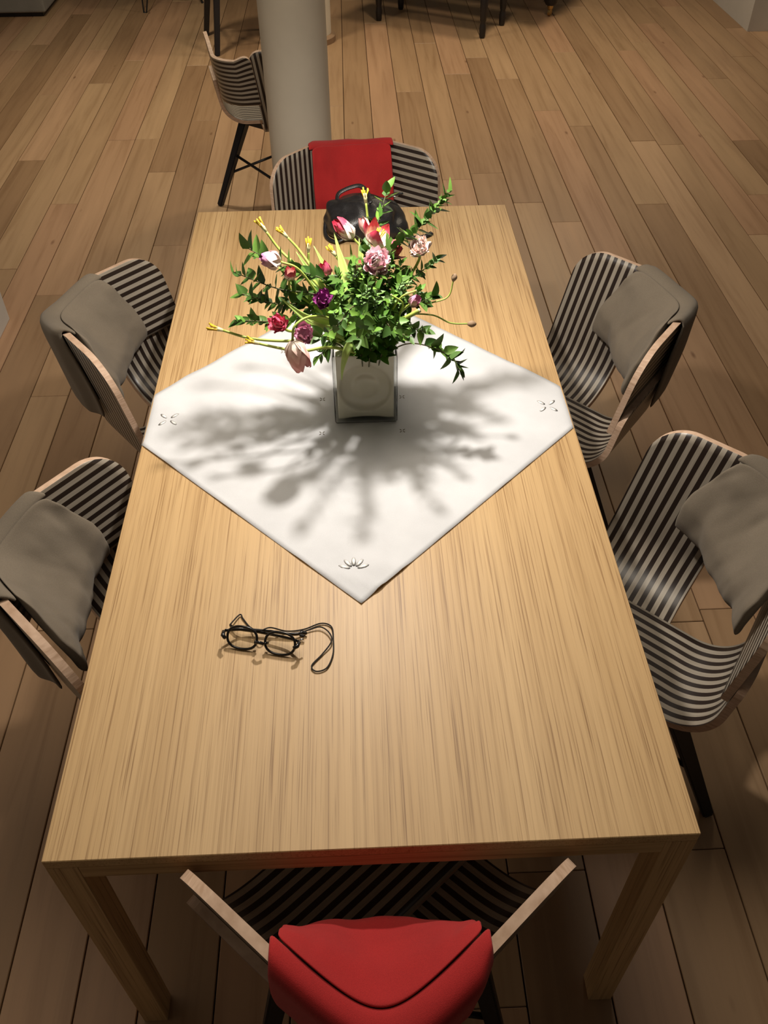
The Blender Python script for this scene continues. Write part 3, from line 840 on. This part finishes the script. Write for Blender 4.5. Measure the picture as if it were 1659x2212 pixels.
# seed pods
def pod(label, tip, bend, r):
    tip = Vector(tip); t = thing('seed_pod', label, 'flower', tip, 0, GF)
    s = base_pt(.7); P = catmull([s] + [Vector(b) for b in bend] + [tip], 8)
    tube('stem', [p - tip for p in P], .0016, t, STEMG, 6)
    d = (P[-1] - P[-2]).normalized()
    tube('pod', [d * r * f for f in (-.3, .2, .8, 1.4, 1.9, 2.2)], [r * k_ for k_ in (.35, .75, 1, .9, .55, .2)], t, m_plain('dry_pod', (.30, .20, .12), .8), 8)
    return t
pod('round dry seed pod on a stem curving upwards', (.197, .0, 1.062), [(.09, 0, 1.0), (.155, -.015, 1.022), (.187, -.01, 1.032)], .0062)
pod('round dry seed pod on a stem hanging low over the bare oak', (.226, -.05, .992), [(.09, -.02, .99), (.150, -.035, 1.006), (.190, -.045, .992)], .0072)
# loose pale stems on the near side
def cut_stem(label, pts, r):
    b = Vector(pts[0]); t = thing('bent_stem', label, 'flower stem', b, 0, GF)
    tube('stem', [p - b for p in catmull(pts, 8)], r, t, STEMG, 7)
    tube('cut_end', [Vector(pts[-1]) - b, Vector(pts[-1]) - b + (Vector(pts[-1]) - Vector(pts[-2])).normalized() * .002], r * 1.02, t, PALE, 7)
cut_stem('thick pale green stem crossing the leaves beside the lilac bud', [(.05, -.06, .99), (.085, -.085, 1.025), (.122, -.09, 1.050)], .0045)
cut_stem('thin forked pale stem above the thick one', [(.08, -.05, 1.00), (.092, -.065, 1.050), (.070, -.06, 1.068)], .0020)
cut_stem('thin pale stem pointing at the tall branch', [(.06, -.04, 1.00), (.088, -.055, 1.058), (.118, -.05, 1.070)], .0022)
# long tulip leaf blades
def blade(label, pts, w, twist=0.0, m=BLADE):
    b = Vector(pts[0]); t = thing('tulip_leaf', label, 'leaf', b, 0, 'long tulip leaves in the bouquet')
    P = catmull(pts, 7); n = len(P) - 1; bm = bmesh.new(); rows = []
    for i, p in enumerate(P):
        f = i / n; tg = (P[min(i + 1, n)] - P[max(i - 1, 0)]).normalized()
        side = tg.cross(Vector((.15, -1, .35))).normalized(); side = Matrix.Rotation(twist * f, 3, tg) @ side
        nn = side.cross(tg)
        ww = 1.45 * w * (.55 + .45 * sin(pi * min(1, f * 1.2))) * (1 - f ** 2.6) + .0004
        rows.append([bm.verts.new(p - b + side * s * ww + nn * abs(s) * ww * .45) for s in (-1, -.5, 0, .5, 1)])
    for A, B in zip(rows, rows[1:]):
        for j in range(4): bm.faces.new((A[j], A[j + 1], B[j + 1], B[j]))
    o = obj('blade', me('blade', bm), t, m, True)
    so = o.modifiers.new('thick', 'SOLIDIFY'); so.thickness = .0009
    return t
blade('broad light green tulip leaf standing straight in front of the black bag', [B0, (-.01, .06, .98), (-.025, .11, 1.04), (-.04, .15, 1.095)], .011)
blade('light green tulip leaf leaning beside the broad straight one', [B0, (-.03, .05, .97), (-.055, .09, 1.03), (-.083, .12, 1.082)], .011, .3)
blade('narrow light green tulip leaf under the red-tipped tulip', [B0, (.01, .07, .98), (.012, .11, 1.03), (.012, .15, 1.080)], .008)
blade('light green tulip leaf with a folded tip next to the narrow one', [B0, (.0, .07, .97), (-.004, .12, 1.02), (-.007, .16, 1.062)], .009, .5)
blade('green tulip leaf leaning under the petal-less tulips', [B0, (-.05, .04, .98), (-.085, .07, 1.035), (-.119, .10, 1.080)], .010)
blade('yellow green tulip leaf behind the purple flower', [B0, (-.03, .02, .98), (-.05, .05, 1.03), (-.072, .08, 1.062)], .012, -.5)
blade('long tulip leaf reaching out under the violet and white tulip', [B0, (-.07, .01, .99), (-.12, .03, 1.04), (-.155, .05, 1.076)], .008)
blade('tulip leaf spreading flat above the rose-red flower', [B0, (-.06, -.03, .985), (-.10, -.04, 1.01), (-.150, -.02, 1.045)], .010)
blade('tulip leaf arching out over the lilac flower', [B0, (-.03, -.06, .99), (-.055, -.10, 1.02), (-.095, -.10, 1.045)], .010, .4)
blade('pale drooping tulip leaf hanging down the front of the vase', [B0, (.0, -.04, .955), (-.018, -.085, .968), (-.030, -.095, .93), (-.034, -.092, .893)], .007, 0)

# ------------------------------------------------------------------ black bag
def bag():
    cx, cy, cz = .040, .885, TH
    t = thing('handbag', 'slouching black leather handbag lying at the end of the table', 'bag', (cx, cy, cz))
    bm = bmesh.new(); n, q = 40, 18; rings = []
    W, D, H = .122, .104, .090
    for j in range(q + 1):
        v = j / q; row = []
        for i in range(n):
            an = 2 * pi * i / n
            c, s = cos(an), sin(an)
            se = (abs(c) ** 2.8 + abs(s) ** 2.8) ** (-1 / 2.8)
            prof = (1 - max(0, (v - .25) / .75) ** 2.6 * .80) if v > .25 else 1 - .10 * ((.25 - v) / .25) ** 2
            x = W * se * c * (prof * .5 + .5 * (1 - .22 * v)); y = D * se * s * prof
            z = H * (v ** .85)
            if x > 0:
                z -= .040 * v * (x / W); x *= 1 + .22 * (1 - v) * max(0, -s)
            z += .010 * v * max(0, c * -1) * max(0, s)
            x += .012 * (-s) * (1 - v) * (x > 0)
            f = noise.noise(Vector((x * 15, y * 13, z * 18))) * .020 + noise.noise(Vector((x * 42, y * 16, z * 30))) * .010
            r_ = Vector((x, y, 0)).normalized()
            row.append(bm.verts.new((x + r_.x * f, y + r_.y * f, max(.0005, z + f * .7 * v) if j else .0005)))
        rings.append(row)
    for A, B in zip(rings, rings[1:]):
        for i in range(n): bm.faces.new((A[i], A[(i + 1) % n], B[(i + 1) % n], B[i]))
    bm.faces.new(rings[0][::-1]); bm.faces.new(rings[-1])
    bmesh.ops.recalc_face_normals(bm, faces=bm.faces)
    o = obj('body', me('body', bm), t, LEATHER, True)
    sb = o.modifiers.new('s', 'SUBSURF'); sb.levels = sb.render_levels = 1
    # gathered flap panel and straps
    bm = bmesh.new(); G = []
    for i in range(15):
        row = []
        for j in range(9):
            u, v = i / 14, j / 8
            x = -.02 + .125 * u; y = -.098 + .16 * v; z = .082 - .05 * u * u - .012 * abs(v - .6) - .066 * max(0, .45 - v) / .45 * .9 + .004 * noise.noise(Vector((u * 5, v * 5, 2)))
            row.append(bm.verts.new((x, y, max(.004, z))))
        G.append(row)
    for i in range(14):
        for j in range(8): bm.faces.new((G[i][j], G[i + 1][j], G[i + 1][j + 1], G[i][j + 1]))
    bmesh.ops.recalc_face_normals(bm, faces=bm.faces)
    o = obj('flap', me('flap', bm), t, LEATHER, True)
    so = o.modifiers.new('thick', 'SOLIDIFY'); so.thickness = .003
    tube('strap', catmull([(-.086, .04, .06), (-.075, .05, .085), (-.02, .06, .100), (.005, .03, .092), (.012, -.03, .088)], 8), .0055, t, LEATHER, 8, False, (1.3, .5))
    tube('strap', catmull([(-.095, .01, .055), (-.118, -.01, .030), (-.122, -.05, .012), (-.110, -.085, .007), (-.085, -.105, .010), (-.06, -.098, .02)], 8), .0048, t, LEATHER, 8, False, (1.2, .6))
    tube('strap', catmull([(.085, -.07, .02), (.120, -.085, .008), (.165, -.08, .006), (.19, -.06, .006)], 8), .006, t, LEATHER, 8, False, (1.3, .6))
    st = mat('steel', (.55, .55, .56), .25, Metallic=1.0)
    bk = tube('buckle', [Vector((.088 + .010 * cos(k_ * pi / 6), .075 + .010 * sin(k_ * pi / 6), .062)) for k_ in range(12)], .0018, t, st, 6, True)
    tube('buckle_pin', [(.084, .075, .064), (.100, .082, .066)], .0013, bk, st, 6)
    tube('strap_end', catmull([(.07, .07, .058), (.09, .078, .064), (.112, .086, .062)], 6), .006, t, LEATHER, 8, False, (1.2, .5))
bag()

# ------------------------------------------------------------------ spectacles
def glasses():
    base = Vector((-.178, -.636, TH))
    t = thing('spectacles', 'black-rimmed spectacles with a neck cord lying on the bare oak', 'spectacles', base, rad(-13))
    fr = m_plain('black_acetate', (.010, .009, .009), .25)
    lens = LENS
    zc = .0182
    def rim_pts(cx, n=28, r1=.0262, r2=.0195):
        out = []
        for i in range(n):
            an = 2 * pi * i / n; c, s = cos(an), sin(an)
            se = (abs(c) ** 2.4 + abs(s) ** 2.4) ** (-1 / 2.4)
            v = r2 * se * s
            out.append(Vector((cx + r1 * se * c, -.012 + .62 * v, zc + v * .78)))
        return out
    for s in (-1, 1):
        pts = rim_pts(s * .0335)
        rim_ = tube('rim', pts, .0023, t, fr, 8, True)
        bm = bmesh.new(); vs = [bm.verts.new(p) for p in pts]; bm.faces.new(vs)
        bmesh.ops.triangulate(bm, faces=bm.faces)
        o = obj('lens', me('lens', bm), rim_, lens); so = o.modifiers.new('t', 'SOLIDIFY'); so.thickness = .0014; so.offset = 0
        tube('nose_pad', [(s * .0085, -.017, zc + .001), (s * .0105, -.010, zc - .006)], [.002, .0028], t, fr, 6)
        tube('hinge_block', [(s * .060, -.022, zc + .006), (s * .0655, -.017, zc + .0065), (s * .067, -.008, zc + .006)], [.0032, .0038, .003], t, fr, 8)
    tube('bridge', catmull([(-.0075, -.021, zc + .004), (0, -.022, zc + .008), (.0075, -.021, zc + .004)], 5), .0028, t, fr, 8)
    # temples folded behind the lenses, tips on the table
    tube('temple', catmull([(.066, -.006, zc + .005), (.040, .003, .0165), (-.010, .008, .014), (-.048, .010, .011), (-.066, .018, .006)], 6), [.0030] * 22 + [.0034, .004, .0036], t, fr, 8, False, (.55, 1.2))
    tube('temple', catmull([(-.066, -.006, zc + .005), (-.040, .010, .0120), (.010, .016, .010), (.046, .018, .008), (.064, .026, .005)], 6), [.0030] * 22 + [.0034, .004, .0036], t, fr, 8, False, (.55, 1.2))
    cord = m_plain('black_cord', (.016, .013, .011), .8)
    cp = [(-.066, .019, .0085), (-.060, .040, .006), (-.056, .047, .004), (-.050, .040, .003), (-.030, .022, .004), (-.006, .006, .022), (.008, .018, .018), (.034, .026, .004), (.062, .036, .003), (.088, .054, .003), (.108, .050, .003), (.118, .022, .003), (.124, -.008, .003),
          (.120, -.036, .003), (.104, -.046, .003), (.094, -.036, .003), (.106, -.010, .003), (.116, .016, .0065), (.108, .034, .0065), (.090, .044, .006), (.072, .036, .004), (.062, .028, .006)]
    tube('neck_cord', catmull(cp, 8), .0013, t, cord, 7)
    tube('cord_bead', [(.058, .028, .006), (.064, .027, .0065), (.070, .026, .006)], [.0022, .0034, .0022], t, cord, 8)
    tube('cord_bead', [(.060, .018, .010), (.064, .017, .010), (.068, .016, .009)], [.0022, .0030, .0022], t, cord, 8)
    tube('cord_clip', [(.0665, -.004, .0255), (.0725, .000, .024)], .0017, t, mat('steel', (.55, .55, .56), .25, Metallic=1.0), 8)
glasses()

# ------------------------------------------------------------------ far furniture at the end of the room
def turned_leg(parent, x, y, h, m):
    lathe('turned_leg', [(.016, 0), (.021, .012), (.024, .06), (.021, .085), (.018, .10), (.022, .112), (.026, .18), (.029, h * .7), (.022, h * .74), (.03, h * .8), (.03, h)], parent, m, 16, (x, y, 0))
pb = thing('piano_bench', 'black piano bench with turned legs beside the piano', 'bench', (.697, 5.575, 0), math.atan2(-.455, .719))
for sx in (-1, 1):
    for sy in (-1, 1): turned_leg(pb, sx * .425, sy * .168, .42, BLACKWOOD)
box('bench_frame', -.46, .46, -.20, .20, .42, .49, pb, BLACKWOOD, .004)
box('seat_pad', -.455, .455, -.195, .195, .4905, .54, pb, LEATHER, .015, 3)
gp = thing('grand_piano', 'black grand piano standing on a leg with a brass caster', 'piano', (1.536, 5.70, 0), math.atan2(-.455, .719))
brass = mat('brass', (.62, .42, .16), .3, Metallic=1.0)
for lx, ly in ((0, 0), (-1.25, .0), (-.62, 1.15)):
    pl = lathe('piano_leg', [(.035, .075), (.052, .10), (.055, .18), (.06, .40), (.075, .58), (.06, .60), (.08, .62)], gp, BLACKWOOD, 20, (lx, ly, 0))
    lathe('caster_fork', [(.016, .045), (.022, .055), (.022, .0748)], pl, brass, 12, (lx, ly, 0))
    bm = bmesh.new(); bmesh.ops.create_cone(bm, cap_ends=True, segments=20, radius1=.024, radius2=.024, depth=.018, matrix=Matrix.Translation((lx, ly, .0245)) @ Matrix.Rotation(pi / 2, 4, 'Y'))
    obj('caster_wheel', me('caster_wheel', bm), pl, brass)
bm = bmesh.new()
out = [(.10, -.14), (.10, .25), (.04, .55), (-.18, .85), (-.30, 1.2), (-.50, 1.36), (-.80, 1.34), (-1.02, 1.15), (-1.40, .6), (-1.40, -.14)]
lo = [bm.verts.new((x, y, .62)) for x, y in out]; hi = [bm.verts.new((x, y, .98)) for x, y in out]
bm.faces.new(lo[::-1]); bm.faces.new(hi)
for i in range(len(out)): bm.faces.new((lo[i], lo[(i + 1) % len(out)], hi[(i + 1) % len(out)], hi[i]))
bmesh.ops.recalc_face_normals(bm, faces=bm.faces)
obj('piano_case', me('piano_case', bm), gp, BLACKWOOD)
box('keyboard_shelf', -1.40, .10, -.32, -.1405, .62, .72, gp, BLACKWOOD, .004)

sf = thing('sofa', 'grey upholstered sofa at the far corner of the room', 'sofa', (-3.2, 6.35, 0))
GREYSOFA = m_fabric('sofa_grey', (.22, .205, .18), (.28, .26, .23), 500)
box('sofa_base', -.93, .93, -.44, .44, .03, .36, sf, GREYSOFA, .02, 3)
box('plinth', -.90, .90, -.41, .41, 0, .0298, sf, BLACKWOOD)
for s in (-1, 1): box('seat_block', -.70 if s < 0 else .005, -.005 if s < 0 else .70, -.43, .20, .3605, .47, sf, GREYSOFA, .03, 3)
for s in (-1, 1): box('armrest', .705 if s > 0 else -.93, .93 if s > 0 else -.705, -.44, .44, .3605, .60, sf, GREYSOFA, .03, 3)
box('backrest', -.70, .70, .205, .44, .3605, .82, sf, GREYSOFA, .03, 3)

ws = thing('wire_table', 'small side table on thin black hairpin legs', 'side table', (-1.40, 6.22, 0))
for q in range(3):
    an = rad(-120 + 120 * q); d = Vector((cos(an), sin(an), 0)); s = Vector((-sin(an), cos(an), 0))
    tube('hairpin_leg', catmull([d * .17 + s * .07 + Vector((0, 0, .45)), d * .27 + s * .016 + Vector((0, 0, .02)), d * .28 + Vector((0, 0, .006)), d * .27 - s * .016 + Vector((0, 0, .02)), d * .17 - s * .07 + Vector((0, 0, .45))], 6), .0055, ws, BLACKMETAL, 8)
lathe('round_top', [(.24, .4505), (.245, .455), (.245, .468), (.24, .4725)], ws, m_plain('grey_top', (.25, .24, .21), .5), 40)

st = thing('tall_stool', 'stool with black legs and a yellow seat behind the lone striped chair', 'stool', (-.72, 5.22, 0), rad(15))
tops = [(-.14, -.14), (.14, -.14), (.14, .14), (-.14, .14)]; ft = [(-.235, -.235), (.235, -.235), (.235, .235), (-.235, .235)]
for (ax, ay), (bx, by) in zip(tops, ft): bar('leg', (bx, by, 0), (ax, ay, .64), .034, .034, .045, .045, st, BLACKWOOD, bev=.004)
for i in range(4):
    j = (i + 1) % 4; f = .36 / .64
    p = [Vector((ft[q][0] + (tops[q][0] - ft[q][0]) * f, ft[q][1] + (tops[q][1] - ft[q][1]) * f, .36)) for q in (i, j)]
    tube('foot_rod', p, .007, st, BLACKMETAL)
lathe('seat', [(.19, .6405), (.205, .65), (.205, .675), (.19, .685)], st, m_plain('yellow_seat', (.62, .38, .04), .5), 32)
